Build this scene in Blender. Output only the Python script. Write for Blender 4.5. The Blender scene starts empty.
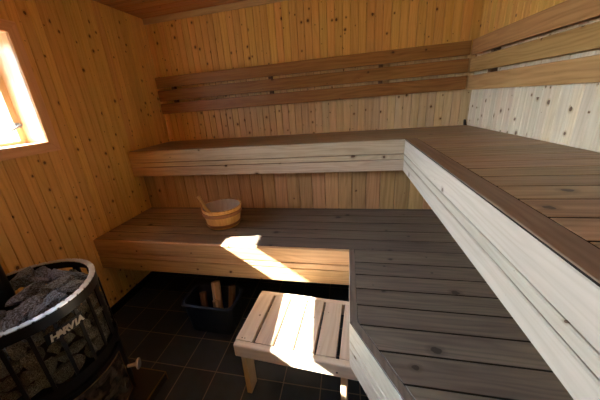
import bpy, bmesh, math, random
from mathutils import Vector, Matrix, noise
random.seed(7)
scene = bpy.context.scene
COL = scene.collection
PI = math.pi

# ------------------------------------------------------------------ camera
cam = bpy.data.cameras.new('camera')
cam.sensor_width = 36
cam.lens = 270.2 / 600 * 36
cam.shift_x = (300 - 284.55) / 600
cam.clip_start = 0.02
camo = bpy.data.objects.new('camera', cam)
COL.objects.link(camo)
Rt = Vector((0.97354, 0.214308, -0.079314))
Fw = Vector((-0.228513, 0.912212, -0.340075))
Up = Vector((-0.00053, 0.3492, 0.937048))
camo.matrix_world = Matrix(((Rt.x, Up.x, -Fw.x, 0), (Rt.y, Up.y, -Fw.y, 0),
                            (Rt.z, Up.z, -Fw.z, 1.3418), (0, 0, 0, 1)))
scene.camera = camo

# ------------------------------------------------------------------ daylight
SUN_DIR = Vector((1, .184, -.72)).normalized()
w = bpy.data.worlds.new('sky'); scene.world = w; w.use_nodes = True
nt = w.node_tree; nt.nodes.clear()
wo = nt.nodes.new('ShaderNodeOutputWorld'); bg = nt.nodes.new('ShaderNodeBackground')
tc = nt.nodes.new('ShaderNodeTexCoord'); sp = nt.nodes.new('ShaderNodeSeparateXYZ')
mr = nt.nodes.new('ShaderNodeMapRange'); rp = nt.nodes.new('ShaderNodeValToRGB')
nt.links.new(tc.outputs['Generated'], sp.inputs[0]); nt.links.new(sp.outputs['Z'], mr.inputs['Value'])
mr.inputs['From Min'].default_value = -1; mr.inputs['From Max'].default_value = 1
nt.links.new(mr.outputs[0], rp.inputs[0]); nt.links.new(rp.outputs[0], bg.inputs[0]); nt.links.new(bg.outputs[0], wo.inputs[0])
e = rp.color_ramp.elements
e[0].position = 0.0; e[0].color = (.30, .27, .22, 1)
e[1].position = 1.0; e[1].color = (.52, .72, 1, 1)
for pos, c in ((.47, (.42, .40, .36, 1)), (.52, (.74, .87, 1.0, 1)), (.7, (.66, .83, 1.0, 1))):
    k = rp.color_ramp.elements.new(pos); k.color = c
# bright haze of thin cloud around the sun
vd = nt.nodes.new('ShaderNodeVectorMath'); vd.operation = 'DOT_PRODUCT'; nt.links.new(tc.outputs['Generated'], vd.inputs[0]); vd.inputs[1].default_value = tuple(-SUN_DIR)
def wm(op, a, b_):
    x = nt.nodes.new('ShaderNodeMath'); x.operation = op
    for i_, v_ in ((0, a), (1, b_)):
        if isinstance(v_, (int, float)): x.inputs[i_].default_value = v_
        else: nt.links.new(v_, x.inputs[i_])
    return x.outputs[0]
aur = wm('POWER', wm('MAXIMUM', vd.outputs['Value'], 0.0), 9.0)
nt.links.new(wm('ADD', wm('MULTIPLY', aur, 34.0), 17.0), bg.inputs[1])
sl = bpy.data.lights.new('sun', 'SUN'); sl.energy = 75; sl.angle = math.radians(.4); sl.color = (1, .95, .88)
so = bpy.data.objects.new('sun', sl); COL.objects.link(so); so.location = (-4, .4, 3.5)
so.rotation_euler = SUN_DIR.to_track_quat('-Z', 'Y').to_euler()
# portal in the window opening: guides sampling of the sky, gives no light itself
pl = bpy.data.lights.new('window_portal', 'AREA'); pl.shape = 'RECTANGLE'; pl.size = .60; pl.size_y = 1.56
pl.cycles.is_portal = True
po = bpy.data.objects.new('window_portal', pl); COL.objects.link(po)
po.location = (-1.85, .4575, 1.52)
po.rotation_euler = Vector((1, 0, 0)).to_track_quat('-Z', 'Y').to_euler()
scene.view_settings.view_transform = 'Standard'
scene.view_settings.look = 'None'
scene.view_settings.gamma = 1
scene.view_settings.use_curve_mapping = False
scene.view_settings.exposure = 0.8
try:
    scene.cycles.max_bounces = 14; scene.cycles.diffuse_bounces = 8; scene.cycles.sample_clamp_indirect = 12
except Exception: pass

# ------------------------------------------------------------------ dimensions (metres)
XL, YB, ZC = -1.6555, 2.3197, 2.0777
XR0 = .858
SK = .044                                   # the right wall runs slightly out of square
def XR(y): return XR0 + SK * (YB - y)
YFW = -.95
ZU, ZUB, ZL, ZLB = 1.0757, .8774, .5807, .3594
YUF, XUR, YLF, XLR, YRI = 1.7635, .335, 1.276, .0065, 1.8601
WY0, WY1, WZ0, WZ1 = -.30, 1.215, 1.237, 1.775   # window opening
HX0, HX1 = XL - .20, XL                      # thickness of the left wall

# ------------------------------------------------------------------ materials
def nodes(name):
    m = bpy.data.materials.new(name); m.use_nodes = True
    n = m.node_tree; b = n.nodes['Principled BSDF']
    return m, n, b
def N(n, t, **kw):
    x = n.nodes.new(t)
    for k, v in kw.items(): setattr(x, k, v)
    return x
def MATH(n, op, a, b=None, c=None, clamp=False):
    x = N(n, 'ShaderNodeMath', operation=op, use_clamp=clamp)
    for i, v in enumerate((a, b, c)):
        if v is None: continue
        if isinstance(v, (int, float)): x.inputs[i].default_value = v
        else: n.links.new(v, x.inputs[i])
    return x.outputs[0]
def MIX(n, f, a, b, mode='MIX'):
    x = N(n, 'ShaderNodeMix', data_type='RGBA', blend_type=mode)
    for i, v in ((0, f), (6, a), (7, b)):
        if isinstance(v, (int, float)): x.inputs[i].default_value = v
        elif isinstance(v, tuple): x.inputs[i].default_value = (*v, 1)
        else: n.links.new(v, x.inputs[i])
    return x.outputs[2]

def wood(name, light, dark, along, across, knots=1.0, rough=.5, spec=.3, var=.18, grain=.6,
         coat=0, blotch=0, blotch_col=(.1, .08, .07), knot_scale=7.0, streak=1.0, knot_col=(.07, .025, .008), toned=None):
    m, n, b = nodes(name)
    tcn = N(n, 'ShaderNodeTexCoord'); s = N(n, 'ShaderNodeSeparateXYZ')
    n.links.new(tcn.outputs['Object'], s.inputs[0])
    A = s.outputs['XYZ'.index(along)]; B = s.outputs['XYZ'.index(across)]
    C = s.outputs[3 - 'XYZ'.index(along) - 'XYZ'.index(across)]
    at = N(n, 'ShaderNodeAttribute', attribute_name='plank')
    pid = at.outputs['Fac']
    A2 = MATH(n, 'MULTIPLY_ADD', pid, 37.0, A)
    def coords(sa, sb, sc):
        c = N(n, 'ShaderNodeCombineXYZ')
        n.links.new(MATH(n, 'MULTIPLY', A2, sa), c.inputs[0]); n.links.new(MATH(n, 'MULTIPLY', B, sb), c.inputs[1])
        n.links.new(MATH(n, 'MULTIPLY', C, sc), c.inputs[2]); return c.outputs[0]
    n1 = N(n, 'ShaderNodeTexNoise'); n1.inputs['Scale'].default_value = 1; n1.inputs['Detail'].default_value = 4
    n.links.new(coords(2.2, 55, 55), n1.inputs['Vector'])
    n2 = N(n, 'ShaderNodeTexNoise'); n2.inputs['Scale'].default_value = 1; n2.inputs['Detail'].default_value = 3
    n.links.new(coords(1.2, 9, 9), n2.inputs['Vector'])
    # growth rings: bands across, warped by slow noise, look like flat-sawn cathedral grain
    ph = MATH(n, 'MULTIPLY_ADD', n2.outputs[0], 13.0, MATH(n, 'MULTIPLY', B, 60.0))
    ring = MATH(n, 'MULTIPLY_ADD', MATH(n, 'SINE', MATH(n, 'MULTIPLY', ph, 4.0)), .5, .5)
    ring = MATH(n, 'POWER', ring, 2.0)
    g = MATH(n, 'ADD', MATH(n, 'MULTIPLY', ring, .45 * streak), MATH(n, 'MULTIPLY', MATH(n, 'SUBTRACT', n1.outputs[0], .42, clamp=True), 2.2))
    g = MATH(n, 'MULTIPLY', g, grain, clamp=True)
    col = MIX(n, g, light, dark)
    if toned:   # second wood colour blended in over a zone: (light, dark, amount, zone function)
        f = toned[3](n, s.outputs)
        f = MATH(n, 'MULTIPLY', f, MATH(n, 'MULTIPLY_ADD', MATH(n, 'SUBTRACT', n2.outputs[0], .5), .8, toned[2]), clamp=True)
        col = MIX(n, f, col, MIX(n, g, toned[0], toned[1]))
    # each plank a little lighter or darker
    hv = N(n, 'ShaderNodeHueSaturation')
    wn = N(n, 'ShaderNodeTexWhiteNoise', noise_dimensions='1D'); n.links.new(MATH(n, 'MULTIPLY', pid, 91.7), wn.inputs['W'])
    n.links.new(MATH(n, 'MULTIPLY_ADD', wn.outputs['Value'], 2 * var, 1 - var), hv.inputs['Value'])
    n.links.new(MATH(n, 'MULTIPLY_ADD', pid, .02, .49), hv.inputs['Hue'])
    n.links.new(col, hv.inputs['Color']); col = hv.outputs[0]
    if blotch:
        n3 = N(n, 'ShaderNodeTexNoise'); n3.inputs['Scale'].default_value = 1; n3.inputs['Detail'].default_value = 5
        n.links.new(coords(3.2, 13, 13), n3.inputs['Vector'])
        f = MATH(n, 'MULTIPLY', MATH(n, 'SUBTRACT', n3.outputs[0], .45, clamp=True), blotch * 5, clamp=True)
        col = MIX(n, f, col, blotch_col)
    if knots:
        v = N(n, 'ShaderNodeTexVoronoi', voronoi_dimensions='2D'); v.inputs['Scale'].default_value = 1
        n4 = N(n, 'ShaderNodeTexNoise'); n4.inputs['Scale'].default_value = 60; n.links.new(tcn.outputs['Object'], n4.inputs['Vector'])
        off = MATH(n, 'MULTIPLY', MATH(n, 'SUBTRACT', n4.outputs[0], .5), .05)
        c = N(n, 'ShaderNodeCombineXYZ')
        n.links.new(MATH(n, 'ADD', MATH(n, 'MULTIPLY', A2, knot_scale * .8), off), c.inputs[0])
        n.links.new(MATH(n, 'ADD', MATH(n, 'MULTIPLY_ADD', B, knot_scale, MATH(n, 'MULTIPLY', pid, 13.0)), off), c.inputs[1])
        n.links.new(c.outputs[0], v.inputs['Vector'])
        sc = N(n, 'ShaderNodeSeparateColor'); n.links.new(v.outputs['Color'], sc.inputs[0])
        rad = MATH(n, 'MULTIPLY', MATH(n, 'POWER', sc.outputs[0], 2.5), .11 * knots * knot_scale / 10)
        d = MATH(n, 'DIVIDE', v.outputs['Distance'], MATH(n, 'ADD', rad, .002))
        halo = MATH(n, 'MULTIPLY', MATH(n, 'SUBTRACT', 2.4, d, clamp=True), .45)
        core = MATH(n, 'MULTIPLY', MATH(n, 'SUBTRACT', 1.15, d, clamp=True), 5, clamp=True)
        col = MIX(n, halo, col, tuple(x * .62 for x in dark)); col = MIX(n, MATH(n, 'MULTIPLY', core, .9), col, knot_col)
    n.links.new(col, b.inputs['Base Color'])
    rr = MATH(n, 'MULTIPLY_ADD', n1.outputs[0], .25, rough - .12)
    n.links.new(rr, b.inputs['Roughness'])
    b.inputs['Specular IOR Level'].default_value = spec
    if coat: b.inputs['Coat Weight'].default_value = coat; b.inputs['Coat Roughness'].default_value = .25
    bp = N(n, 'ShaderNodeBump'); bp.inputs['Strength'].default_value = .25; bp.inputs['Distance'].default_value = .002
    n.links.new(MATH(n, 'ADD', n1.outputs[0], MATH(n, 'MULTIPLY', g, -.5)), bp.inputs['Height'])
    n.links.new(bp.outputs[0], b.inputs['Normal'])
    return m

def ramp(n, v, a, b_):
    x = N(n, 'ShaderNodeMapRange', interpolation_type='SMOOTHSTEP'); n.links.new(v, x.inputs['Value'])
    x.inputs['From Min'].default_value = a; x.inputs['From Max'].default_value = b_; return x.outputs[0]
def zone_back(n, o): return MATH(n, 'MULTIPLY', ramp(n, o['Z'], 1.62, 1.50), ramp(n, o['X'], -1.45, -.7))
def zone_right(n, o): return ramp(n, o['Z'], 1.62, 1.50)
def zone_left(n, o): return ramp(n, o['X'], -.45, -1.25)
def zone_far_left(n, o): return ramp(n, o['X'], -1.0, -1.45)
PINE_L, PINE_D = (.82, .505, .145), (.58, .305, .060)
pine = {}
def wallmat(along, across, toned=None, key=''):
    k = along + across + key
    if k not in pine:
        pine[k] = wood('varnished_pine_' + k, PINE_L, PINE_D, along, across, knots=.72, rough=.42, var=.09, grain=.6, knot_scale=14, toned=toned, knot_col=(.11, .036, .010))
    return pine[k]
M = {}
M['fasx'] = wood('fascia_pine_x', (.72, .47, .24), (.46, .265, .115), 'X', 'Z', knots=.8, rough=.5, var=.08, grain=.7, knot_scale=6, toned=((.52, .30, .12), (.30, .155, .055), .9, zone_left))  # browner left end partly paints in the shade of the window jamb
M['fasu'] = wood('upper_fascia_pine', (.50, .39, .28), (.31, .22, .145), 'X', 'Z', knots=.8, rough=.5, var=.10, grain=.75, knot_scale=6, toned=((.62, .37, .15), (.38, .20, .07), .9, zone_far_left))  # orange far-left end, partly the missing skylight put into the colour
M['fasy'] = wood('fascia_pine_y', (.47, .40, .315), (.31, .25, .185), 'Y', 'Z', knots=.8, rough=.5, var=.07, grain=.5, knot_scale=6)
M['lowtop'] = wood('weathered_bench_wood', (.180, .138, .105), (.078, .058, .044), 'X', 'Y', knots=1.1, rough=.45, spec=.3, var=.16, grain=.75, toned=((.46, .30, .16), (.22, .135, .07), .8, zone_left), blotch=.4, blotch_col=(.085, .062, .052), knot_scale=6, knot_col=(.025, .015, .01))  # warmer left zone paints in light bounced off the left wall
M['lowtrim'] = wood('weathered_bench_trim', (.20, .148, .112), (.09, .065, .05), 'Y', 'X', knots=0, rough=.42, var=.1, grain=.8)
M['uptop'] = wood('brown_bench_wood', (.42, .285, .155), (.18, .115, .06), 'X', 'Y', knots=.9, rough=.42, spec=.3, var=.16, grain=.75, blotch=.25, blotch_col=(.20, .125, .085), knot_scale=6, knot_col=(.03, .015, .01))
M['uptrim'] = wood('brown_bench_trim', (.27, .18, .115), (.15, .09, .055), 'Y', 'X', knots=0, rough=.38, var=.1, grain=.7)
M['riser'] = wood('riser_board_wood', (.54, .315, .145), (.27, .14, .055), 'Z', 'X', knots=.9, rough=.55, var=.12, grain=.65, knot_scale=5)
M['railx'] = wood('backrest_wood_x', (.37, .175, .052), (.18, .07, .017), 'X', 'Z', knots=.9, rough=.42, var=.1, grain=.75, knot_scale=5)
M['raily'] = wood('backrest_wood_y', (.50, .305, .120), (.28, .145, .045), 'Y', 'Z', knots=.9, rough=.45, var=.08, grain=.75, knot_scale=5)
M['stool'] = wood('pale_stool_pine', (.66, .54, .41), (.48, .36, .25), 'Y', 'X', knots=.3, rough=.55, var=.08, grain=.6)
M['stoolr'] = wood('pale_stool_pine_rail', (.68, .56, .43), (.50, .38, .27), 'X', 'Z', knots=.4, rough=.55, var=.05, grain=.5)
M['stooll'] = wood('pale_stool_pine_leg', (.62, .45, .28), (.45, .29, .16), 'Z', 'X', knots=.3, rough=.55, var=.05, grain=.5)
M['casey'] = wood('casing_pine_y', (.86, .53, .25), (.64, .35, .13), 'Y', 'Z', knots=.4, rough=.4, var=.04, grain=.6)
M['casez'] = wood('casing_pine_z', (.86, .53, .25), (.64, .35, .13), 'Z', 'Y', knots=.4, rough=.4, var=.04, grain=.6)
M['sash'] = wood('sash_pine', (.72, .52, .30), (.55, .36, .18), 'Z', 'Y', knots=0, rough=.35, var=.04, grain=.4)
M['sashx'] = wood('reveal_pine', (.72, .50, .30), (.52, .32, .17), 'Z', 'X', knots=.5, rough=.4, var=.04, grain=.5)
M['bucket'] = wood('bucket_stave_wood', (.72, .42, .13), (.52, .26, .06), 'Z', 'X', knots=.2, rough=.35, var=.08, grain=.5)
M['hoop'] = wood('bucket_hoop_wood', (.42, .21, .075), (.26, .11, .035), 'X', 'Z', knots=0, rough=.4, var=.03, grain=.6)
M['inside'] = wood('bucket_inner_wood', (.56, .48, .43), (.40, .33, .29), 'Z', 'X', knots=0, rough=.6, var=.03, grain=.6)
M['ladle'] = wood('ladle_wood', (.80, .56, .26), (.62, .38, .14), 'Z', 'X', knots=0, rough=.4, var=.02, grain=.4)
M['log'] = wood('firewood', (.62, .45, .28), (.38, .24, .13), 'Z', 'X', knots=.3, rough=.8, var=.1, grain=.8)
M['bark'] = wood('firewood_bark', (.20, .12, .07), (.07, .04, .02), 'Z', 'X', knots=0, rough=.9, var=.2, grain=1)

def plain(name, col, rough=.5, metal=0, spec=.5, bump=0, bscale=60, coat=0):
    m, n, b = nodes(name)
    b.inputs['Base Color'].default_value = (*col, 1); b.inputs['Roughness'].default_value = rough
    b.inputs['Metallic'].default_value = metal; b.inputs['Specular IOR Level'].default_value = spec
    b.inputs['Coat Weight'].default_value = coat
    t = N(n, 'ShaderNodeTexNoise'); t.inputs['Scale'].default_value = bscale; t.inputs['Detail'].default_value = 4
    tc_ = N(n, 'ShaderNodeTexCoord'); n.links.new(tc_.outputs['Object'], t.inputs['Vector'])
    n.links.new(MIX(n, MATH(n, 'MULTIPLY', t.outputs[0], .5), col, tuple(x * .7 for x in col)), b.inputs['Base Color'])
    if bump:
        bp = N(n, 'ShaderNodeBump'); bp.inputs['Strength'].default_value = bump; bp.inputs['Distance'].default_value = .004
        n.links.new(t.outputs[0], bp.inputs['Height']); n.links.new(bp.outputs[0], b.inputs['Normal'])
    return m
M['black'] = plain('black_stove_steel', (.008, .008, .009), .32, 0, .35)
M['rim'] = plain('polished_stove_rim', (.80, .83, .88), .30, 1.0)
M['steel'] = plain('chrome', (.9, .9, .9), .3, .9)
M['tub'] = plain('dark_blue_plastic', (.018, .028, .055), .3)
M['screw'] = plain('dark_screw', (.03, .025, .02), .5, .6)
M['grey'] = plain('grey_latch_metal', (.25, .28, .32), .35, .8)
M['brass'] = plain('brass_edge_strip', (.30, .19, .08), .35, .8)
M['letter'] = plain('silver_letters', (.62, .60, .55), .4, .2)
M['seam'] = plain('darkened_board_edge', (.022, .016, .012), .9, 0, .1)
M['dark'] = plain('dark_backing', (.05, .03, .02), .8)
M['block'] = wood('mounting_block_wood', (.16, .09, .045), (.08, .045, .02), 'Z', 'X', knots=0, rough=.7)
M['concrete'] = plain('hearth_tile', (.008, .008, .008), .3, 0, .5)
M['blocker'] = plain('sun_blocker_brown', (.18, .14, .10), .8)  # only on the added sun blockers outside

def glassmat(name, tint, gloss):
    m, n, b = nodes(name); n.nodes.remove(b)
    out = n.nodes['Material Output']
    t = N(n, 'ShaderNodeBsdfTransparent'); t.inputs[0].default_value = (*tint, 1)
    g = N(n, 'ShaderNodeBsdfGlossy'); g.inputs['Roughness'].default_value = .02
    f = N(n, 'ShaderNodeFresnel'); f.inputs[0].default_value = 1.45
    mx = N(n, 'ShaderNodeMixShader')
    n.links.new(MATH(n, 'MULTIPLY', f.outputs[0], gloss), mx.inputs[0]); n.links.new(t.outputs[0], mx.inputs[1]); n.links.new(g.outputs[0], mx.inputs[2])
    n.links.new(mx.outputs[0], out.inputs[0]); return m
M['glass'] = glassmat('window_glass', (.95, .97, .97), .9)
m, n, b = nodes('sooty_door_glass')
t = N(n, 'ShaderNodeTexNoise'); t.inputs['Scale'].default_value = 6; t.inputs['Detail'].default_value = 4; t.inputs['Distortion'].default_value = .6
r = N(n, 'ShaderNodeValToRGB'); r.color_ramp.elements[0].position = .42; r.color_ramp.elements[0].color = (.014, .012, .011, 1)
r.color_ramp.elements[1].position = .62; r.color_ramp.elements[1].color = (.085, .068, .06, 1)
n.links.new(t.outputs[0], r.inputs[0]); n.links.new(r.outputs[0], b.inputs['Base Color']); b.inputs['Roughness'].default_value = .2
M['soot'] = m
def stonemat(name, c1, c2, rgh=.45, spc=.6, scl=16):
    m, n, b = nodes(name)
    tcn = N(n, 'ShaderNodeTexCoord')
    t = N(n, 'ShaderNodeTexNoise'); t.inputs['Scale'].default_value = scl; t.inputs['Detail'].default_value = 6; t.inputs['Roughness'].default_value = .7; t.inputs['Distortion'].default_value = .8
    n.links.new(tcn.outputs['Object'], t.inputs['Vector'])
    r = N(n, 'ShaderNodeValToRGB'); r.color_ramp.elements[0].position = .44; r.color_ramp.elements[0].color = (*c1, 1)
    r.color_ramp.elements[1].position = .64; r.color_ramp.elements[1].color = (*c2, 1)
    n.links.new(t.outputs[0], r.inputs[0]); n.links.new(r.outputs[0], b.inputs['Base Color'])
    b.inputs['Roughness'].default_value = rgh; b.inputs['Specular IOR Level'].default_value = spc
    bp = N(n, 'ShaderNodeBump'); bp.inputs['Strength'].default_value = .9; bp.inputs['Distance'].default_value = .012
    n.links.new(t.outputs[0], bp.inputs['Height']); n.links.new(bp.outputs[0], b.inputs['Normal'])
    return m
M['stone'] = stonemat('skylit_peridotite', (.014, .017, .022), (.40, .52, .72), .38, .8, 8)  # bright blue mottling paints skylight and its glints into the stone colour
M['stoneb'] = stonemat('warm_grey_stone', (.028, .026, .020), (.42, .40, .33), .6, .35, 12)

# floor tiles: square slate grid 0.19 m with pale grout
m, n, b = nodes('slate_floor_tiles')
tcn = N(n, 'ShaderNodeTexCoord'); s = N(n, 'ShaderNodeSeparateXYZ'); n.links.new(tcn.outputs['Object'], s.inputs[0])
def grid(axis, o, p):
    f = MATH(n, 'FRACT', MATH(n, 'DIVIDE', MATH(n, 'ADD', s.outputs[axis], o), p))
    d = MATH(n, 'MINIMUM', f, MATH(n, 'SUBTRACT', 1.0, f))
    return MATH(n, 'LESS_THAN', d, .0125), MATH(n, 'FLOOR', MATH(n, 'DIVIDE', MATH(n, 'ADD', s.outputs[axis], o), p))
gx, ix = grid(0, 20 * .1885 + .131, .1885); gy, iy = grid(1, 20 * .195 - .931, .195)
gr = MATH(n, 'MAXIMUM', gx, gy)
c = N(n, 'ShaderNodeCombineXYZ'); n.links.new(ix, c.inputs[0]); n.links.new(iy, c.inputs[1])
wn = N(n, 'ShaderNodeTexWhiteNoise'); n.links.new(c.outputs[0], wn.inputs['Vector'])
t = N(n, 'ShaderNodeTexNoise'); t.inputs['Scale'].default_value = 14; t.inputs['Detail'].default_value = 6
n.links.new(tcn.outputs['Object'], t.inputs['Vector'])
tone = MATH(n, 'MULTIPLY_ADD', wn.outputs['Value'], .4, MATH(n, 'MULTIPLY', t.outputs[0], .8))
col = MIX(n, tone, (.012, .017, .024), (.040, .056, .080))
col = MIX(n, gr, col, (.24, .19, .15))
n.links.new(col, b.inputs['Base Color'])
b.inputs['Specular IOR Level'].default_value = .35
n.links.new(MATH(n, 'MULTIPLY_ADD', gr, .4, MATH(n, 'MULTIPLY_ADD', t.outputs[0], .25, .22)), b.inputs['Roughness'])
bp = N(n, 'ShaderNodeBump'); bp.inputs['Strength'].default_value = .5; bp.inputs['Distance'].default_value = .003
n.links.new(MATH(n, 'SUBTRACT', MATH(n, 'MULTIPLY', t.outputs[0], .6), gr), bp.inputs['Height']); n.links.new(bp.outputs[0], b.inputs['Normal'])
M['tiles'] = m

# ------------------------------------------------------------------ mesh helpers
def new_bm():
    bm = bmesh.new(); bm.faces.layers.float.new('plank'); return bm
def setp(bm, faces, pid):
    L = bm.faces.layers.float['plank']
    for f in faces: f[L] = pid
def obj(name, bm, mat, parent=None, smooth=False, bevel=0):
    bmesh.ops.recalc_face_normals(bm, faces=bm.faces[:])
    me = bpy.data.meshes.new(name); bm.to_mesh(me); bm.free()
    o = bpy.data.objects.new(name, me); COL.objects.link(o)
    if mat: me.materials.append(mat)
    if name in ('seat_boards', 'edge_trim'): me.materials.append(M['seam'])
    if smooth:
        for p_ in me.polygons: p_.use_smooth = True
    if bevel:
        md = o.modifiers.new('bevel', 'BEVEL'); md.width = bevel; md.segments = 2; md.limit_method = 'ANGLE'
    if parent: o.parent = parent
    return o
def tag(o, label=None, cat=None, group=None, kind=None):
    if label: o['label'] = label
    if cat: o['category'] = cat
    if group: o['group'] = group
    if kind: o['kind'] = kind
    return o
def thing(name, label, cat, loc=(0, 0, 0), rz=0, group=None):
    o = bpy.data.objects.new(name, None); COL.objects.link(o); o.empty_display_size = .1
    o.location = loc; o.rotation_euler = (0, 0, rz)
    return tag(o, label, cat, group)
def struct(name, bm, mat, label=None, **kw):
    o = obj(name, bm, mat, **kw); o['kind'] = 'structure'
    if label: o['label'] = label
    return o
def box(bm, x0, y0, z0, x1, y1, z1, pid=None):
    vs = [bm.verts.new(p_) for p_ in ((x0, y0, z0), (x1, y0, z0), (x1, y1, z0), (x0, y1, z0), (x0, y0, z1), (x1, y0, z1), (x1, y1, z1), (x0, y1, z1))]
    fs = [bm.faces.new([vs[i] for i in q]) for q in ((0, 3, 2, 1), (4, 5, 6, 7), (0, 1, 5, 4), (1, 2, 6, 5), (2, 3, 7, 6), (3, 0, 4, 7))]
    setp(bm, fs, random.random() if pid is None else pid); return fs
def plank(bm, O, U, V, Nn, u0, u1, v0, v1, t, ch, pid=None):
    """board in the plane O+uU+vV facing Nn, chamfered along both long edges"""
    if t == .012: u0 += .0008; u1 -= .0008; ch = .0036
    prof = [(u0, -t), (u0, -ch), (u0 + ch, 0), (u1 - ch, 0), (u1, -ch), (u1, -t)]
    ra = [bm.verts.new(O + U * u + V * v0 + Nn * k) for u, k in prof]
    rb = [bm.verts.new(O + U * u + V * v1 + Nn * k) for u, k in prof]
    fs = [bm.faces.new(ra), bm.faces.new(rb[::-1])]
    for i in range(6):
        j = (i + 1) % 6; fs.append(bm.faces.new([ra[i], rb[i], rb[j], ra[j]]))
    setp(bm, fs, random.random() if pid is None else pid)
def clip(poly, nx, ny, d):
    """keep the side nx*x+ny*y<=d"""
    out = []
    for i in range(len(poly)):
        a, b_ = poly[i], poly[(i + 1) % len(poly)]
        fa, fb = nx * a[0] + ny * a[1] - d, nx * b_[0] + ny * b_[1] - d
        if fa <= 0: out.append(a)
        if (fa < 0 < fb) or (fb < 0 < fa):
            k = fa / (fa - fb); out.append((a[0] + (b_[0] - a[0]) * k, a[1] + (b_[1] - a[1]) * k))
    return out
def inset(poly, d):
    n_ = len(poly); area = sum(poly[i][0] * poly[(i + 1) % n_][1] - poly[(i + 1) % n_][0] * poly[i][1] for i in range(n_))
    if area < 0: poly = poly[::-1]
    out = []
    for i in range(n_):
        p0, p1, p2 = Vector(poly[i - 1]), Vector(poly[i]), Vector(poly[(i + 1) % n_])
        e1, e2 = (p1 - p0).normalized(), (p2 - p1).normalized()
        n1, n2 = Vector((-e1.y, e1.x)), Vector((-e2.y, e2.x))
        k = (n1 + n2); k = k / max(.2, (1 + n1.dot(n2)))
        q = p1 + k * d; out.append((q.x, q.y))
    return out, poly
def slab(bm, poly, z0, z1, ch=.0012, pid=None):
    if len(poly) < 3: return
    cl = []
    for q in poly:
        if not cl or (Vector(q) - Vector(cl[-1])).length > .004: cl.append(q)
    if (Vector(cl[0]) - Vector(cl[-1])).length < .004: cl.pop()
    if len(cl) < 3: return
    top, poly = inset(cl, ch)
    a = [bm.verts.new((x, y, z0)) for x, y in poly]; b_ = [bm.verts.new((x, y, z1 - ch)) for x, y in poly]; c_ = [bm.verts.new((x, y, z1)) for x, y in top]
    fs = [bm.faces.new(a[::-1]), bm.faces.new(c_)]
    for i in range(len(poly)):
        j = (i + 1) % len(poly)
        fs.append(bm.faces.new([a[i], a[j], b_[j], b_[i]])); fs[-1].material_index = 1; fs.append(bm.faces.new([b_[i], b_[j], c_[j], c_[i]]))
    setp(bm, fs, random.random() if pid is None else pid)
def lathe(bm, prof, seg=48, c=(0, 0), a0=0, a1=2 * PI, closed_prof=False):
    full = abs(a1 - a0 - 2 * PI) < 1e-6
    nseg = seg if full else seg + 1
    rings = []
    for i in range(nseg):
        a = a0 + (a1 - a0) * i / seg
        rings.append([bm.verts.new((c[0] + r_ * math.cos(a), c[1] + r_ * math.sin(a), z)) for r_, z in prof])
    k = len(prof); fs = []
    for i in range(seg):
        A_, B_ = rings[i], rings[(i + 1) % nseg]
        for j in range(k if closed_prof else k - 1):
            jj = (j + 1) % k
            fs.append(bm.faces.new([A_[j], B_[j], B_[jj], A_[jj]]))
    if closed_prof and not full:
        bm.faces.new(rings[0]); bm.faces.new(rings[-1][::-1])
    return fs
def tube(bm, p0, p1, r0, r1=None, seg=16):
    r1 = r0 if r1 is None else r1
    p0, p1 = Vector(p0), Vector(p1); d = (p1 - p0).normalized(); q = d.to_track_quat('Z', 'Y')
    A_ = [bm.verts.new(p0 + q @ Vector((r0 * math.cos(2 * PI * i / seg), r0 * math.sin(2 * PI * i / seg), 0))) for i in range(seg)]
    B_ = [bm.verts.new(p1 + q @ Vector((r1 * math.cos(2 * PI * i / seg), r1 * math.sin(2 * PI * i / seg), 0))) for i in range(seg)]
    for i in range(seg): bm.faces.new([A_[i], A_[(i + 1) % seg], B_[(i + 1) % seg], B_[i]])
    bm.faces.new(A_[::-1]); bm.faces.new(B_)

X, Y, Z = Vector((1, 0, 0)), Vector((0, 1, 0)), Vector((0, 0, 1))
P = .0558                                   # panel pitch

# ------------------------------------------------------------------ room shell
bm = new_bm(); box(bm, XL - .2, YFW - .05, -.08, 1.1, YB + .1, 0)
struct('floor', bm, M['tiles'], 'dark slate tiled floor with thin pale grout')

bm = new_bm(); x = XL
while x < XR0 + .003:
    plank(bm, Vector((0, YB, 0)), X, Z, -Y, x, min(x + P, XR0 + .02), 0, ZC, .012, .003); x += P
box(bm, XL - .2, YB + .012, 0, XR0 + .1, YB + .1, ZC)
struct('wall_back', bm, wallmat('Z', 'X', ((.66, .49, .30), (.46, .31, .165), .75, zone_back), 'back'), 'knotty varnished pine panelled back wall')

bm = new_bm()
Ur = Vector((-SK, 1, 0)).normalized(); Nr = Vector((-1, -SK, 0)).normalized(); Or = Vector((XR0, YB, 0))
u = -.002
while u > -(YB - YFW):
    plank(bm, Or, Ur, Z, Nr, u - P, u, 0, ZC, .012, .003); u -= P
fs = []
for a in (Or - Nr * .012, ): pass
q0, q1 = Or - Nr * .012, Or + Ur * (u) - Nr * .012
vs = [bm.verts.new(v) for v in (q0, q1, q1 - Nr * .08, q0 - Nr * .08)] + [bm.verts.new(v + Z * ZC) for v in (q0, q1, q1 - Nr * .08, q0 - Nr * .08)]
for q in ((0, 1, 2, 3), (4, 5, 6, 7), (0, 1, 5, 4), (1, 2, 6, 5), (2, 3, 7, 6), (3, 0, 4, 7)): bm.faces.new([vs[i] for i in q])
struct('wall_right', bm, wallmat('Z', 'Y', ((.76, .63, .46), (.56, .43, .28), 1.0, zone_right), 'right'), 'pine panelled wall behind the side benches')

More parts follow.
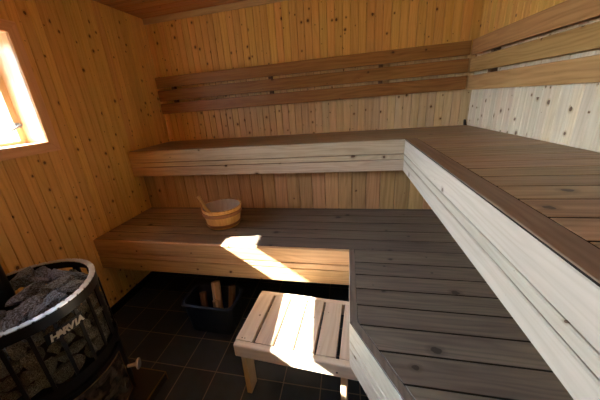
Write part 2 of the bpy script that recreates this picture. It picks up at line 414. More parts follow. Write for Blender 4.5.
bm = new_bm(); y = YB - .0
OL = Vector((XL, 0, 0))
while y > YFW:
    a, b_ = y - P, y
    pid = random.random()
    if b_ <= WY0 or a >= WY1: plank(bm, OL, Y, Z, X, a, b_, 0, ZC, .012, .003, pid)
    else:
        plank(bm, OL, Y, Z, X, a, b_, 0, WZ0 - .008, .012, .003, pid); plank(bm, OL, Y, Z, X, a, b_, WZ1 + .008, ZC, .012, .003, pid)
        if a < WY0: plank(bm, OL, Y, Z, X, a, WY0 - .008, WZ0 - .008, WZ1 + .008, .012, .002, pid)
        if b_ > WY1 + .012: plank(bm, OL, Y, Z, X, WY1 + .008, b_, WZ0 - .008, WZ1 + .008, .012, .002, pid)
    y = a
for (a, b_, c0, d0) in ((YFW - .05, WY0 - .012, 0, ZC), (WY1 + .012, YB + .0, 0, ZC), (WY0 - .012, WY1 + .012, 0, WZ0 - .012), (WY0 - .012, WY1 + .012, WZ1 + .012, ZC)):
    box(bm, HX0, a, c0, XL - .012, b_, d0)
struct('wall_left', bm, wallmat('Z', 'Y'), 'orange knotty pine wall with the window')

bm = new_bm(); x = XL
while x < XR(YFW):
    plank(bm, Vector((0, YFW, 0)), X, Z, Y, x, x + P, 0, ZC, .012, .003); x += P
box(bm, XL - .2, YFW - .05, 0, XR(YFW) + .1, YFW - .012, ZC)
struct('wall_front', bm, wallmat('Z', 'X'), 'pine panelled wall opposite the benches')

bm = new_bm(); y = YFW
while y < YB:
    plank(bm, Vector((0, 0, ZC)), Y, X, -Z, y, min(y + .09, YB + .01), XL, XR(y) , .012, .003); y += .09
box(bm, XL - .2, YFW - .05, ZC + .012, 1.1, YB + .1, ZC + .08)
struct('ceiling', bm, wood('ceiling_pine', (.50, .23, .07), (.30, .11, .03), 'X', 'Y', knots=.8, rough=.45, var=.12, grain=.7, knot_scale=6), 'varnished pine board ceiling')

bm = new_bm(); plank(bm, Vector((0, YB - .014, 0)), Z, X, -Y, ZC - .042, ZC - .001, XL + .001, XR0 - .002, .013, .003)
struct('trim_1', bm, wood('crown_trim_wood', (.76, .50, .24), (.58, .34, .14), 'X', 'Z', knots=0, rough=.45), 'pale pine trim strip between back wall and ceiling')
# dark tiled skirting at the foot of the walls
bm = new_bm(); box(bm, XL + .0005, .95, 0, XL + .012, YB - .013, .06)
struct('baseboard_left', bm, M['concrete'], 'dark tile skirting')
bm = new_bm(); box(bm, XL + .013, YB - .013, 0, .45, YB - .0005, .06)
struct('baseboard_back', bm, M['concrete'], 'dark tile skirting')

# added board outside, out of view, shaped to cut the sunbeam's upper edge
def blocker_z(y_): return 1.905 - .06 * (y_ - .966)
bm = new_bm()
vs = [bm.verts.new(v) for v in [(x_, y_, blocker_z(y_) + h_) for y_ in (-1.3, 1.9) for x_, h_ in ((-2.30, 0), (-2.36, 0), (-2.36, .27), (-2.30, .27))]]
for q in ((0, 1, 2, 3), (7, 6, 5, 4), (0, 4, 5, 1), (1, 5, 6, 2), (2, 6, 7, 3), (3, 7, 4, 0)): bm.faces.new([vs[i] for i in q])
struct('sun_blocker_top', bm, M['blocker'], 'added unseen board outside the window that cuts the top of the sunbeam')
bm = new_bm()  # added low rail, out of view, trims the sunbeam's lower edge
vs = [bm.verts.new(v) for v in [(x_, y_, 1.772 - .04 * (y_ - .62) + h_) for y_ in (-1.3, .90) for x_, h_ in ((-2.30, 0), (-2.33, 0), (-2.33, -.10), (-2.30, -.10))]]
for q in ((0, 1, 2, 3), (7, 6, 5, 4), (0, 4, 5, 1), (1, 5, 6, 2), (2, 6, 7, 3), (3, 7, 4, 0)): bm.faces.new([vs[i] for i in q])
struct('sun_blocker_low', bm, M['blocker'], 'added unseen rail outside the window that cuts the bottom of the sunbeam')

# ------------------------------------------------------------------ window
win = thing('window_1', 'bright square wooden framed window in the left wall', 'window', (HX1, (WY0 + WY1) / 2, WZ0)); win['kind'] = 'structure'
def wpart(name, bm_, mat, parent, **kw):
    o = obj(name, bm_, mat, **kw)
    mw = Vector(win.location)
    for v in o.data.vertices: v.co -= mw
    o.parent = parent; return o
CW = .055
def miter(bm_, pts, x0, x1):
    a = [bm_.verts.new((x0, y_, z_)) for y_, z_ in pts]; b2 = [bm_.verts.new((x1, y_, z_)) for y_, z_ in pts]
    bm_.faces.new(a); bm_.faces.new(b2[::-1])
    for i in range(4): bm_.faces.new([a[i], a[(i + 1) % 4], b2[(i + 1) % 4], b2[i]])
I = ((WY0, WZ0), (WY1, WZ0), (WY1, WZ1), (WY0, WZ1)); O_ = ((WY0 - CW, WZ0 - CW), (WY1 + CW, WZ0 - CW), (WY1 + CW, WZ1 + CW), (WY0 - CW, WZ1 + CW))
for i in range(4):
    j = (i + 1) % 4; bm = new_bm(); miter(bm, (I[i], I[j], O_[j], O_[i]), XL + .0005, XL + .017)
    wpart('casing', bm, M['casey'] if i % 2 == 0 else M['casez'], win, bevel=.003)
RD = .135
# reveal boards with a thin rounded nosing
bm = new_bm(); t_ = .012
box(bm, XL - RD, WY1, WZ0, XL + .012, WY1 + t_ - .001, WZ1, .3); wpart('reveal_board', bm, M['sashx'], win)
bm = new_bm(); box(bm, XL - RD, WY0 - t_ + .001, WZ0, XL + .012, WY0, WZ1, .5); wpart('reveal_board', bm, M['sashx'], win)
bm = new_bm(); box(bm, XL - RD, WY0, WZ1, XL + .012, WY1, WZ1 + t_ - .001, .6); wpart('reveal_board', bm, M['sashx'], win)
bm = new_bm(); box(bm, XL - RD, WY0, WZ0 - t_ + .001, XL + .004, WY1, WZ0, .2); wpart('sill_board', bm, M['sashx'], win, bevel=.002)
# sash at the back of the reveal
SX0, SX1, SW = XL - RD - .045, XL - RD, .032
sash = None
bm = new_bm()
box(bm, SX0, WY1 - SW, WZ0, SX1, WY1 + .01, WZ1 + .01, .2); box(bm, SX0, WY0 - .01, WZ0, SX1, WY0 + SW, WZ1 + .01, .3)
box(bm, SX0, WY0 + SW, WZ0 - .01, SX1, WY1 - SW, WZ0 + .018, .4); box(bm, SX0, WY0 + SW, WZ1 - SW, SX1, WY1 - SW, WZ1 + .01, .5)
sash = wpart('sash_frame', bm, M['sash'], win, bevel=.002)
bm = new_bm(); box(bm, SX0 + .018, WY0 + SW, WZ0 + .018, SX0 + .022, WY1 - SW, WZ1 - SW); wpart('glass_pane', bm, M['glass'], sash)
bm = new_bm(); box(bm, SX1 + .0005, WY1 - SW + .004, WZ0 + .085, SX1 + .006, WY1 - .006, WZ0 + .115)
tube(bm, (SX1 + .006, WY1 - .016, WZ0 + .10), (SX1 + .03, WY1 - .016, WZ0 + .10), .005)
tube(bm, (SX1 + .028, WY1 - .016, WZ0 + .10), (SX1 + .028, WY1 - .075, WZ0 + .075), .006, .004)
wpart('window_latch', bm, M['grey'], sash)

# ------------------------------------------------------------------ benches
CHA, CHB = Vector((XLR, .787)), Vector((.144, .533))        # chamfered corner of the side platform
cd = (CHB - CHA).normalized(); cn = Vector((-cd.y, cd.x))   # cn points into the platform (+x,+y)
if cn.x < 0: cn = -cn
CHE = CHA + cd * ((XUR - CHA.x) / cd.x)                     # where the chamfer meets the upper bench face line
TR = .028
def shift(mesh_objs, loc):
    for o in mesh_objs:
        for v in o.data.vertices: v.co -= Vector(loc)

def fascia(bm, O, U, Nn, u0, u1, zt, parts, t=.02):
    z = zt
    for h in parts:
        plank(bm, O, Z, U, Nn, z - h + .002, z - .002, u0, u1, t, .0030); z -= h

# --- lower back bench
lb = thing('lower_bench', 'lower sauna bench along the back wall, dark weathered top and pale front, carrying the bucket', 'bench')
bm = new_bm()
yy = YLF + .02; edges = []
n_b = 6; bw = (YRI + .10 - yy) / n_b
for k in range(n_b):
    a, b_ = yy + k * bw, yy + (k + 1) * bw - .006
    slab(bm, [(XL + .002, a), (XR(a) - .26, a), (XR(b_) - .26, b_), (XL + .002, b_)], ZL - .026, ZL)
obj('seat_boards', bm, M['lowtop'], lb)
bm = new_bm()
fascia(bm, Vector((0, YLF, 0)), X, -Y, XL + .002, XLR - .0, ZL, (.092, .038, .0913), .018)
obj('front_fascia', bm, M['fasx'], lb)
for xx in (-1.60, -.85, -.12):
    bm = new_bm(); box(bm, xx, YLF + .03, ZL - .12, xx + .045, YRI - .02, ZL - .0275); obj('support_joist', bm, M['dark'], lb)
for xx in (-1.60, -.12):
    bm = new_bm(); box(bm, xx, YRI - .08, 0, xx + .045, YRI - .035, ZL - .121); obj('support_post', bm, M['dark'], lb)

# --- lower side platform
ls = thing('lower_bench', 'wide dark lower platform at right with an angled front corner, beside the slatted stool', 'bench')
bm = new_bm(); y1 = YLF + .017; k = 0
edge_y = [y1, 1.172, 1.0725, .9745, .8755, .7755, .6755, .5745, .474, .374, .274, .18]
for k in range(len(edge_y) - 1):
    b_, a = edge_y[k], edge_y[k + 1] + .006
    poly = [(XLR + TR, a), (.60, a), (.60, b_), (XLR + TR, b_)]
    q = CHA + cn * TR
    poly = clip(poly, -cn.x, -cn.y, -(cn.x * q.x + cn.y * q.y))
    slab(bm, poly, ZL - .026, ZL)
obj('seat_boards', bm, M['lowtop'], ls)
# edge trim strips along the straight side and the chamfer
mit = (cd + Vector((0, -1))).normalized(); s_ = TR / abs(Vector((1, 0)).dot(Vector((-mit.y, mit.x)))) if False else None
# inner corner: x = XLR+TR on the chamfer's inner line
q = CHA + cn * (TR - .002); tt = (XLR + TR - .002 - q.x) / cd.x; IC = q + cd * tt
q2 = CHE + cn * (TR - .002)
bm = new_bm()
slab(bm, [(XLR, CHA.y), (IC.x, IC.y), (IC.x, y1), (XLR, y1)], ZL - .006, ZL + .0005)
slab(bm, [(CHA.x, CHA.y), (CHE.x, CHE.y), (q2.x, q2.y), (IC.x, IC.y)], ZL - .006, ZL + .0005)
obj('edge_trim', bm, M['lowtrim'], ls)
bm = new_bm()
O2 = Vector((CHA.x, CHA.y, 0)); U2 = Vector((cd.x, cd.y, 0)); N2 = Vector((-cn.x, -cn.y, 0))
fascia(bm, O2, U2, N2, .0, (CHE - CHA).length - .002, ZL - .0055, (.0875, .038, .0913), .0155)
fascia(bm, Vector((XLR, 0, 0)), Y, -X, CHA.y + .003, YLF - .0005, ZL - .0055, (.0875, .038, .0913), .0155)
obj('front_fascia', bm, M['fasy'], ls)
for y_ in (1.15, .85):
    bm = new_bm(); box(bm, .10, y_, ZL - .12, .59, y_ + .045, ZL - .0275); obj('support_joist', bm, M['dark'], ls)
bm = new_bm(); box(bm, .12, 1.20, 0, .165, 1.245, ZL - .0275); obj('support_post', bm, M['dark'], ls)
bm = new_bm(); box(bm, .50, .70, 0, .545, .745, ZL - .0275); obj('support_post', bm, M['dark'], ls)

# --- upper back bench
ub = thing('upper_bench', 'upper sauna bench along the back wall with brown boards and three-board pale front', 'bench')
bm = new_bm(); yy = YUF + .02; n_b = 5; bw = (YB - .004 - yy) / n_b
for k in range(n_b):
    a, b_ = yy + k * bw, yy + (k + 1) * bw - .006
    slab(bm, [(XL + .002, a), (XR(a) - .004, a), (XR(b_) - .004, b_), (XL + .002, b_)], ZU - .026, ZU)
obj('seat_boards', bm, M['uptop'], ub)
bm = new_bm(); fascia(bm, Vector((0, YUF, 0)), X, -Y, XL + .002, XUR - .0005, ZU, (.088, .036, .0743), .018)
obj('front_fascia', bm, M['fasu'], ub)
bm = new_bm(); x = XL + .002; PR = .0935; x = XL + .002 - .0
while x < .60:
    plank(bm, Vector((0, YRI, 0)), X, Z, -Y, x, min(x + PR - .002, .60), ZL + .0015, ZU - .028, .014, .005); x += PR
rp_ = obj('riser_boards', bm, M['riser'], ub)
bm = new_bm(); box(bm, XL + .002, YRI + .0145, ZL + .0015, .60, YRI + .03, ZU - .028); obj('riser_backing', bm, M['dark'], ub)

# --- upper side bench
us = thing('upper_bench', 'upper side bench along the right wall with brown cross boards and a long whitish front', 'bench')
bm = new_bm()
EY = [YUF + .017, 1.725, 1.623, 1.523, 1.42, 1.32, 1.222, 1.122, 1.022, .922, .823, .72, .611, .51, .41, .31, .21, .11, .01, -.09, -.19, -.29, -.39, -.49, -.59, -.69, -.79, -.90]
TW = .066
for k in range(len(EY) - 1):
    b_, a = EY[k], EY[k + 1] + .0065
    slab(bm, [(XUR + TW + .003, a), (XR(a) - .004, a), (XR(b_) - .004, b_), (XUR + TW + .003, b_)], ZU - .026, ZU, .0012)
obj('seat_boards', bm, M['uptop'], us)
bm = new_bm(); slab(bm, [(XUR + .0005, -.90), (XUR + TW, -.90), (XUR + TW, YUF + .017), (XUR + .0005, YUF + .017)], ZU - .006, ZU + .0005, .002)
obj('edge_trim', bm, M['uptrim'], us)
bm = new_bm()
z = ZU - .0045
for h in (.090, .034, .070):
    plank(bm, Vector((XUR, 0, 0)), Z, Y, -X, z - h + .002, z - .002, -.90, YUF + .017, .0175, .0030); z -= h
obj('front_fascia', bm, M['fasy'], us)
bm = new_bm(); y = -.90
while y < YRI - .03:
    plank(bm, Vector((.601, 0, 0)), Y, Z, -X, y, min(y + PR - .001, YRI - .002), ZL + .0015 if y > .1 else .0, ZU - .028, .014, .004); y += PR
obj('riser_boards', bm, M['riser'], us)

# ------------------------------------------------------------------ backrests
BZ = ((1.625, 1.540), (1.520, 1.432), (1.412, 1.325))
br = thing('backrest', 'three dark reddish brown rails of the backrest on the back wall', 'backrest', (0, YB, 1.32))
BX0, BX1 = -1.628, XR0 - .062
BYF = YB - .062
for i, (a, b_) in enumerate(BZ):
    bm = new_bm(); plank(bm, Vector((0, BYF, -1.32)) - Vector((0, YB, 0)), Z, X, -Y, b_, a, BX0, BX1, .022, .0025)
    obj('rail', bm, M['railx'], br, bevel=.001)
for xx in (-1.50, -.62, .22):
    bm = new_bm(); box(bm, xx, BYF + .0225 - YB, 1.330 - 1.32, xx + .028, -.0005, 1.618 - 1.32); obj('mounting_block', bm, M['block'], br)
sr = thing('backrest', 'three brown rails of the backrest on the right wall above the side bench', 'backrest', (XR0, YB, 1.32))
ang = math.atan2(SK, 1)   # wall direction
sr.rotation_euler = (0, 0, ang)
# local frame: -Y runs along the wall toward the camera, -X into the room
for i, (a, b_) in enumerate(((1.628, 1.536), (1.518, 1.430), (1.410, 1.319))):
    bm = new_bm(); plank(bm, Vector((-.060, 0, -1.32)), Z, Y, -X, b_, a, -(YB - YFW) + .06, -.0645, .022, .0025)
    obj('rail', bm, M['raily'], sr, bevel=.001)
for y_ in (-.30, -1.17, -1.9, -2.6):
    bm = new_bm(); box(bm, -.0375, y_, 1.330 - 1.32, -.0005, y_ + .032, 1.618 - 1.32); obj('mounting_block', bm, M['block'], sr)
# small dark wedge on the bench in the back right corner
bm = new_bm()
vs = [bm.verts.new(v) for v in ((-.008, -.01, 0), (.008, -.01, 0), (.008, .01, 0), (-.008, .01, 0), (-.012, -.006, .038), (-.002, -.006, .042), (-.002, .008, .042), (-.012, .008, .038))]
for q in ((0, 3, 2, 1), (4, 5, 6, 7), (0, 1, 5, 4), (1, 2, 6, 5), (2, 3, 7, 6), (3, 0, 4, 7)): bm.faces.new([vs[i] for i in q])
o = obj('corner_peg', bm, M['screw']); o.location = (XR0 - .02, YB - .03, ZU + .0005)
tag(o, 'small dark peg standing in the far right corner of the upper bench', 'peg')

# ------------------------------------------------------------------ footstool
RS = -math.radians(3.7)
st = thing('footstool', 'low pale pine slatted stool partly in sunlight, standing on the tiles before the benches', 'stool', (-.2155, .992, 0), RS)
W2, D2, H = .273, .187, .350
bm = new_bm(); gaps = [.0125, .012, .009, .010, .0145]; sw = (2 * W2 - sum(gaps)) / 6; x = -W2
for k in range(6):
    plank(bm, Vector((0, 0, H)), X, Y, Z, x, x + sw, -D2 + .0305, D2 - .0305, .020, .0025); x += sw + (gaps[k] if k < 5 else 0)
obj('seat_slats', bm, M['stool'], st)
for s in (-1, 1):
    bm = new_bm(); y0 = s * D2; box(bm, -W2, min(y0, y0 - s * .03), H - .072, W2, max(y0, y0 - s * .03), H - .001, .4)
    obj('rail', bm, M['stoolr'], st, bevel=.007)
for xa, xb in ((-.2625, -.236), (.196, .222)):
    bm = new_bm(); box(bm, xa, -D2 + .0305, H - .070, xb, D2 - .0305, H - .0205)
    obj('cross_rail', bm, M['stooll'], st)
for sx_ in (-1, 1):
    for sy_ in (-1, 1):
        bm = new_bm(); xa, xb = (-.2625, -.236) if sx_ < 0 else (.196, .222); ya, yb = sorted((sy_ * (D2 - .0305), sy_ * (D2 - .100)))
        box(bm, xa, ya, 0, xb, yb, H - .0705, random.random()); obj('leg', bm, M['stooll'], st, bevel=.003)
for a in (-.245, -.232):
    bm = new_bm(); tube(bm, (a, -.1445, H - .0005), (a, -.1445, H + .0006), .0028, seg=10); obj('screw_head', bm, M['screw'], st)
bm = new_bm(); tube(bm, (.185, -D2 - .0006, H - .045), (.185, -D2 + .001, H - .045), .0045, seg=12); obj('screw_head', bm, M['screw'], st)

# ------------------------------------------------------------------ bucket and ladle
bk = thing('wooden_bucket', 'round honey coloured wooden bucket with hoops on the lower bench', 'bucket', (-.84, 1.575, ZL + .0005))
R0, R1, BH = .108, .136, .136
bm = new_bm(); ns = 20
for k in range(ns):
    a0, a1 = 2 * PI * k / ns, 2 * PI * (k + 1) / ns; pid = random.random(); sub = 4
    gp = .004
    for q in range(sub):
        b0, b1 = a0 + (a1 - a0) * q / sub, a0 + (a1 - a0) * (q + 1) / sub
        pts = []
        for aa in (b0, b1):
            for r_, z_ in ((R0, 0), (R1, BH), (R1 - .012, BH), (R0 - .012, .0)):
                e_ = .0012 if ((aa == a0 or abs(aa - a1) < 1e-9) and r_ in (R0, R1)) else 0
                pts.append(bm.verts.new(((r_ - e_) * math.cos(aa), (r_ - e_) * math.sin(aa), z_)))
        fs = [bm.faces.new([pts[i] for i in f]) for f in ((0, 4, 5, 1), (1, 5, 6, 2), (2, 6, 7, 3), (3, 7, 4, 0))]
        setp(bm, fs, pid); fs[2].material_index = 1
bmesh.ops.remove_doubles(bm, verts=bm.verts[:], dist=1e-5)
obj('stave_wall', bm, M['bucket'], bk, smooth=False).data.materials.append(M['inside'])
bm = new_bm(); lathe(bm, [(R0 - .0125 + .004, .022), (.0001, .022)], 40); lathe(bm, [(R0 - .012, .010), (.0001, .010)], 40)
obj('bottom', bm, M['inside'], bk)
def rad(z_): return R0 + (R1 - R0) * z_ / BH
bm = new_bm(); lathe(bm, [(rad(.02) - .001, .016), (rad(.04) - .001, .030), (rad(.04) + .005, .029), (rad(.02) + .005, .015)][::-1], 56, closed_prof=True); obj('lower_hoop', bm, M['hoop'], bk, smooth=False)
bm = new_bm(); lathe(bm, [(rad(.090) - .001, .088), (rad(.112) - .001, .112), (rad(.112) + .006, .111), (rad(.090) + .006, .087)][::-1], 56, closed_prof=True); obj('upper_hoop', bm, M['hoop'], bk, smooth=False)

ld = thing('ladle', 'pale wooden ladle leaning in the bucket, its handle sticking out to the left', 'ladle', (-.84, 1.575, ZL))
bm = new_bm()
hp = [(-.040, -.002, .052), (-.082, -.014, .078), (-.108, -.026, .125), (-.121, -.028, .162), (-.136, -.030, .198), (-.141, -.031, .212)]
hr = [.009, .012, .0145, .0115, .0135, .0165]
rings = []
for i, (pt, r_) in enumerate(zip(hp, hr)):
    d = (Vector(hp[min(i + 1, 5)]) - Vector(hp[max(i - 1, 0)])).normalized(); q = d.to_track_quat('Z', 'Y')
    rings.append([bm.verts.new(Vector(pt) + q @ Vector((r_ * math.cos(a), r_ * .8 * math.sin(a), 0))) for a in [2 * PI * k / 12 for k in range(12)]])
for i in range(5):
    for k in range(12): bm.faces.new([rings[i][k], rings[i][(k + 1) % 12], rings[i + 1][(k + 1) % 12], rings[i + 1][k]])
bm.faces.new(rings[0][::-1]); bm.faces.new(rings[-1])
setp(bm, bm.faces[:], .7); obj('handle', bm, M['ladle'], ld, smooth=True)
bm = new_bm(); lathe(bm, [(.0001, .024), (.022, .026), (.036, .036), (.040, .056), (.037, .056), (.033, .040), (.02, .031), (.0001, .030)], 28, c=(-.012, .008)); obj('bowl', bm, M['ladle'], ld, smooth=True)

# ------------------------------------------------------------------ tub with firewood
tb = thing('storage_tub', 'dark blue plastic tub under the lower bench holding firewood', 'tub', (-.845, 1.27, 0), math.radians(-1))
TH, tw, td, bw_, bd = .215, .178, .115, .145, .09
def rrect(hx, hy, r_, z_, seg=5):
    out = []
    for cx, cy, a0 in ((hx - r_, hy - r_, 0), (-hx + r_, hy - r_, PI / 2), (-hx + r_, -hy + r_, PI), (hx - r_, -hy + r_, 1.5 * PI)):
        for k in range(seg + 1):
            a = a0 + PI / 2 * k / seg; out.append((cx + r_ * math.cos(a), cy + r_ * math.sin(a), z_))
    return out
def loft(bm, loops, cap0=True, cap1=True):
    vs = [[bm.verts.new(p_) for p_ in l] for l in loops]
    for a, b_ in zip(vs, vs[1:]):
        for i in range(len(a)): bm.faces.new([a[i], a[(i + 1) % len(a)], b_[(i + 1) % len(a)], b_[i]])
    if cap0: bm.faces.new(vs[0][::-1])
    if cap1: bm.faces.new(vs[-1])
bm = new_bm()
loft(bm, [rrect(bw_, bd, .03, 0), rrect(tw - .012, td - .012, .04, TH - .012), rrect(tw - .016, td - .016, .038, TH - .012), rrect(bw_ - .004, bd - .004, .027, .005)])
obj('basin', bm, M['tub'], tb)
bm = new_bm()
loft(bm, [rrect(tw - .0115, td - .0115, .04, TH - .012), rrect(tw, td, .045, TH - .016), rrect(tw + .002, td + .002, .045, TH - .002), rrect(tw - .003, td - .003, .043, TH), rrect(tw - .016, td - .016, .038, TH - .001), rrect(tw - .0165, td - .0165, .038, TH - .012)], False, False)
obj('rim', bm, M['tub'], tb)
def log(p0, p1, r_, sides, mat, label):
    p0, p1 = Vector(p0), Vector(p1); L = (p1 - p0).length; bm = new_bm(); rg = random.Random(len(label) * 7)
    rr_ = [r_ * rg.uniform(.75, 1.1) for _ in range(sides)]
    a = [bm.verts.new((rr_[i] * math.cos(2 * PI * i / sides), rr_[i] * math.sin(2 * PI * i / sides), 0)) for i in range(sides)]
    b_ = [bm.verts.new((rr_[i] * .97 * math.cos(2 * PI * i / sides), rr_[i] * math.sin(2 * PI * i / sides), L)) for i in range(sides)]
    bm.faces.new(a[::-1]); bm.faces.new(b_)
    for i in range(sides): bm.faces.new([a[i], a[(i + 1) % sides], b_[(i + 1) % sides], b_[i]])
    o = obj('firewood_log', bm, mat, bevel=.003); o.location = p0; o.rotation_mode = 'QUATERNION'; o.rotation_quaternion = (p1 - p0).to_track_quat('Z', 'Y')
    return tag(o, label, 'firewood', 'firewood in the tub')
log((-.825, 1.28, .030), (-.850, 1.345, .265), .034, 5, M['log'], 'pale split log standing tallest in the blue tub')
log((-.745, 1.28, .030), (-.735, 1.345, .245), .026, 6, M['bark'], 'brown bark-covered log at the right of the tub')
log((-.80, 1.205, .030), (-.815, 1.24, .205), .024, 4, M['log'], 'short pale split log in front of the others in the tub')
log((-.925, 1.27, .030), (-.945, 1.32, .19), .026, 6, M['bark'], 'dark log at the left of the pale one in the tub')

# ------------------------------------------------------------------ stove
SC = (-1.249, .607); SR = .254
bm = new_bm(); box(bm, -1.62, .20, 0, -.943, .852, .05)
o = obj('hearth_slab', bm, M['concrete']); tag(o, 'low dark tiled slab with metal edges under the stove', 'hearth slab')
bm = new_bm(); box(bm, -1.62, .8521, .044, -.939, .856, .052); box(bm, -.9429, .20, .044, -.939, .856, .052); box(bm, -.9429, .852, .0, -.939, .856, .044)
obj('metal_edging', bm, M['brass'], o)
sv = thing('sauna_stove', 'round black wood-burning sauna stove filled with stones, beside the left wall', 'stove', (SC[0], SC[1], .0505))
def sz(z_): return z_ - .0505
bm = new_bm(); lathe(bm, [(.0001, sz(.0505)), (SR - .02, sz(.0505)), (SR - .02, sz(.07)), (SR - .002, sz(.075)), (SR - .002, sz(.390)), (.0001, sz(.390))], 72)
obj('firebox', bm, M['black'], sv)
bm = new_bm(); lathe(bm, [(SR - .012, sz(.3905)), (SR + .006, sz(.3905)), (SR + .006, sz(.430)), (SR - .012, sz(.430))], 96, closed_prof=True); obj('lower_band', bm, M['black'], sv)
bm = new_bm(); lathe(bm, [(SR - .004, sz(.678)), (SR, sz(.678)), (SR, sz(.719)), (SR - .004, sz(.719))], 96, closed_prof=True); obj('upper_band', bm, M['black'], sv)
# notched top rim
bm = new_bm(); nn = 44
for k in range(nn):
    a0 = 2 * PI * k / nn; lathe(bm, [(SR - .022, sz(.7195)), (SR + .001, sz(.7195)), (SR + .001, sz(.7235)), (SR - .022, sz(.7235))], 3, a0=a0, a1=a0 + 2 * PI / nn * .80, closed_prof=True)
lathe(bm, [(SR - .018, sz(.7192)), (SR - .006, sz(.7192)), (SR - .006, sz(.7225)), (SR - .018, sz(.7225))], 96, closed_prof=True)
obj('notched_rim', bm, M['rim'], sv)
for ph, wd in ((-66, 10), (-47, 2.6), (-31, 2.6), (-15, 2.6), (1, 2.6), (15, 2.6), (31, 8), (48, 2.6), (64, 2.6), (80, 2.6), (96, 8), (120, 3), (145, 3), (170, 3), (195, 8), (225, 3), (260, 3)):
    bm = new_bm(); a = math.radians(ph); h = math.radians(wd / 2)
    lathe(bm, [(SR - .002, sz(.4305)), (SR + .003, sz(.4305)), (SR + .003, sz(.6775)), (SR - .002, sz(.6775))], 4, a0=a - h, a1=a + h, closed_prof=True)
    obj('cage_bar', bm, M['black'], sv)
# sign with raised letters on the cage
bm = new_bm(); lathe(bm, [(SR + .0035, sz(.614)), (SR + .006, sz(.614)), (SR + .006, sz(.656)), (SR + .0035, sz(.656))], 12, a0=math.radians(-24), a1=math.radians(4), closed_prof=True)
sign = obj('maker_sign', bm, M['black'], sv)
def letters(txt, size, radius, phc, zc, step):
    bm = new_bm()
    n_ = len(txt)
    for i, ch in enumerate(txt):
        cu = bpy.data.curves.new('t', 'FONT'); cu.body = ch; cu.size = size; cu.align_x = 'CENTER'; cu.extrude = .0012; cu.offset = .0014; cu.shear = .15
        to = bpy.data.objects.new('t', cu); COL.objects.link(to)
        me = bpy.data.meshes.new_from_object(to.evaluated_get(bpy.context.evaluated_depsgraph_get()))
        bpy.data.objects.remove(to); bpy.data.curves.remove(cu)
        a = math.radians(phc + (i - (n_ - 1) / 2) * step)
        # text x -> tangent, text y -> up, text z -> outward
        ex = Vector((-math.sin(a), math.cos(a), 0)); ez = Vector((math.cos(a), math.sin(a), 0)); ey = Z
        O3 = ez * radius + Z * zc
        tmp = bmesh.new(); tmp.from_mesh(me); mp = {}
        for v in tmp.verts: mp[v.index] = bm.verts.new(O3 + ex * v.co.x + ey * v.co.y + ez * v.co.z)
        for f in tmp.faces:
            try: bm.faces.new([mp[v.index] for v in f.verts])
            except ValueError: pass
        tmp.free(); bpy.data.meshes.remove(me)
    return bm
obj('letters', letters('HARVIA', .036, SR + .0075, -9, sz(.622), 3.9), M['letter'], sign)
# fire door with sooty glass
bm = new_bm(); lathe(bm, [(SR - .001, sz(.09)), (SR + .014, sz(.09)), (SR + .014, sz(.378)), (SR - .001, sz(.378))], 24, a0=math.radians(-52), a1=math.radians(30), closed_prof=True)
door = obj('fire_door', bm, M['black'], sv)
bm = new_bm(); lathe(bm, [(SR + .0142, sz(.125)), (SR + .0155, sz(.125)), (SR + .0155, sz(.352)), (SR + .0142, sz(.352))], 24, a0=math.radians(-45), a1=math.radians(22), closed_prof=True)
obj('door_glass', bm, M['soot'], door)
bm = new_bm()
for z0, z1, a0, a1 in ((.352, .355, -45.5, 22.5), (.122, .125, -45.5, 22.5), (.125, .352, 22, 22.7), (.125, .352, -45.7, -45)):
    lathe(bm, [(SR + .0142, sz(z0)), (SR + .017, sz(z0)), (SR + .017, sz(z1)), (SR + .0142, sz(z1))], 24, a0=math.radians(a0), a1=math.radians(a1), closed_prof=True)
obj('glass_edging', bm, M['brass'], door)
bm = new_bm(); a = math.radians(27); d = Vector((math.cos(a), math.sin(a), 0)); kz = sz(.235)
tube(bm, d * (SR + .0142) + Z * kz, d * (SR + .052) + Z * kz, .008)
tube(bm, d * (SR + .052) + Z * kz, d * (SR + .060) + Z * kz, .013, .026, 24); tube(bm, d * (SR + .060) + Z * kz, d * (SR + .067) + Z * kz, .026, .023, 24)
obj('door_knob', bm, M['steel'], door, smooth=False, bevel=.002)
# flue pipe: rises from the firebox and elbows into the wall below the window
bm = new_bm(); fx, fy, fr = -.080, -.030, .058
path = [Vector((fx, fy, sz(.40))), Vector((fx, fy, sz(.86)))]
for k in range(1, 9):
    a = PI / 2 * k / 8; path.append(Vector((fx - .09 * (1 - math.cos(a)), fy, sz(.86) + .09 * math.sin(a))))
path.append(Vector((XL + .0185 - SC[0], fy, sz(.95))))
prev = None
for i_, p_ in enumerate(path):
    d = (path[min(i_ + 1, len(path) - 1)] - path[max(i_ - 1, 0)]).normalized()
    e1 = Vector((0, 1, 0)); e2 = d.cross(e1).normalized()
    ringv = [bm.verts.new(p_ + e1 * fr * math.cos(2 * PI * k / 32) + e2 * fr * math.sin(2 * PI * k / 32)) for k in range(32)]
    if prev:
        for k in range(32): bm.faces.new([prev[k], prev[(k + 1) % 32], ringv[(k + 1) % 32], ringv[k]])
    prev = ringv
obj('flue_pipe', bm, M['black'], sv, smooth=True)
# inner core hidden by the stones
bm = new_bm(); lathe(bm, [(.16, sz(.392)), (.16, sz(.635)), (.0001, sz(.635))], 32, c=(0, 0)); obj('inner_core', bm, M['dark'], sv)

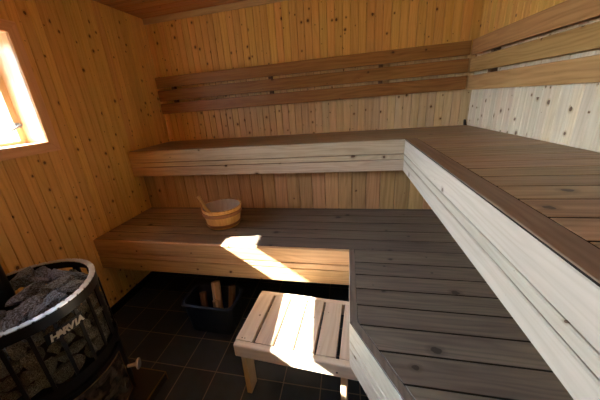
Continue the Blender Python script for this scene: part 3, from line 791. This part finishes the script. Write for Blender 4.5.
# stones: angular split rock
def stone_mesh(seed, name):
    rg = random.Random(seed); bm = new_bm(); bmesh.ops.create_icosphere(bm, subdivisions=3, radius=1)
    planes = []
    for _ in range(13):
        v = Vector((rg.gauss(0, 1), rg.gauss(0, 1), rg.gauss(0, 1))).normalized(); planes.append((v, rg.uniform(.42, .66)))
    for v in bm.verts:
        p_ = v.co.copy()
        for _ in range(2):
            for nrm, d_ in planes:
                k_ = p_.dot(nrm)
                if k_ > d_: p_ -= nrm * (k_ - d_)
        p_ *= 1 + .09 * noise.noise(p_ * 3.0 + Vector((seed, 0, 0))) + .04 * noise.noise(p_ * 8.0 + Vector((0, seed, 0)))
        v.co = p_ * 1.25
    bmesh.ops.recalc_face_normals(bm, faces=bm.faces[:])
    me = bpy.data.meshes.new(name); bm.to_mesh(me); bm.free(); return me
SM = [stone_mesh(i + 3, 'stone_shape') for i in range(8)]
SMB = [m_.copy() for m_ in SM]
for m_ in SM: m_.materials.append(M['stone'])
for m_ in SMB: m_.materials.append(M['stoneb'])
rg = random.Random(5)
def stone(pos, sc, rot, meshes, label, group, name='sauna_stone'):
    o = bpy.data.objects.new(name, rg.choice(meshes)); COL.objects.link(o)
    o.location = pos; o.scale = sc; o.rotation_euler = rot
    return tag(o, label, 'stone', group)
px_, py_ = SC[0] - .080, SC[1] - .030
for layer, (zb, cnt, mind, s0, s1) in enumerate(((.628, 20, .074, .046, .054), (.688, 26, .070, .044, .060))):
    pts = []; tries = 0
    while len(pts) < cnt and tries < 9000:
        tries += 1
        r_ = (SR - .066) * math.sqrt(rg.random()); a = rg.uniform(0, 2 * PI); q = Vector((SC[0] + r_ * math.cos(a), SC[1] + r_ * math.sin(a)))
        if (q - Vector((px_, py_))).length < .110: continue
        if all((q - z_).length > mind for z_ in pts): pts.append(q)
    for i, q in enumerate(pts):
        s_ = rg.uniform(s0, s1); hgt = zb + rg.uniform(-.010, .012) + .025 * layer * (1 - (q - Vector(SC)).length / SR)
        stone((q.x, q.y, hgt), (s_ * 1.3, s_ * .85, s_ * .60), (rg.uniform(-.4, .4), rg.uniform(-.4, .4), rg.uniform(0, 6.3)), SM,
              'dark angular stone heaped in the open top of the round stove', 'stones on top of the stove')
for row, zz in enumerate((.462, .520, .578, .636)):
    n_ = 15
    for k in range(n_):
        ph = math.radians(-85 + 190 * (k + .5 * (row % 2)) / n_ + rg.uniform(-1.5, 1.5))
        s_ = rg.uniform(.031, .040); rr_ = SR - .025
        stone((SC[0] + rr_ * math.cos(ph), SC[1] + rr_ * math.sin(ph), zz), (s_ * .80, s_ * 1.02, s_ * 1.0), (rg.uniform(-.3, .3), rg.uniform(-.3, .3), ph + rg.uniform(-.3, .3)), SMB,
              'rough grey stone packed behind the cage bars in the side of the stove', 'stones behind the cage bars')
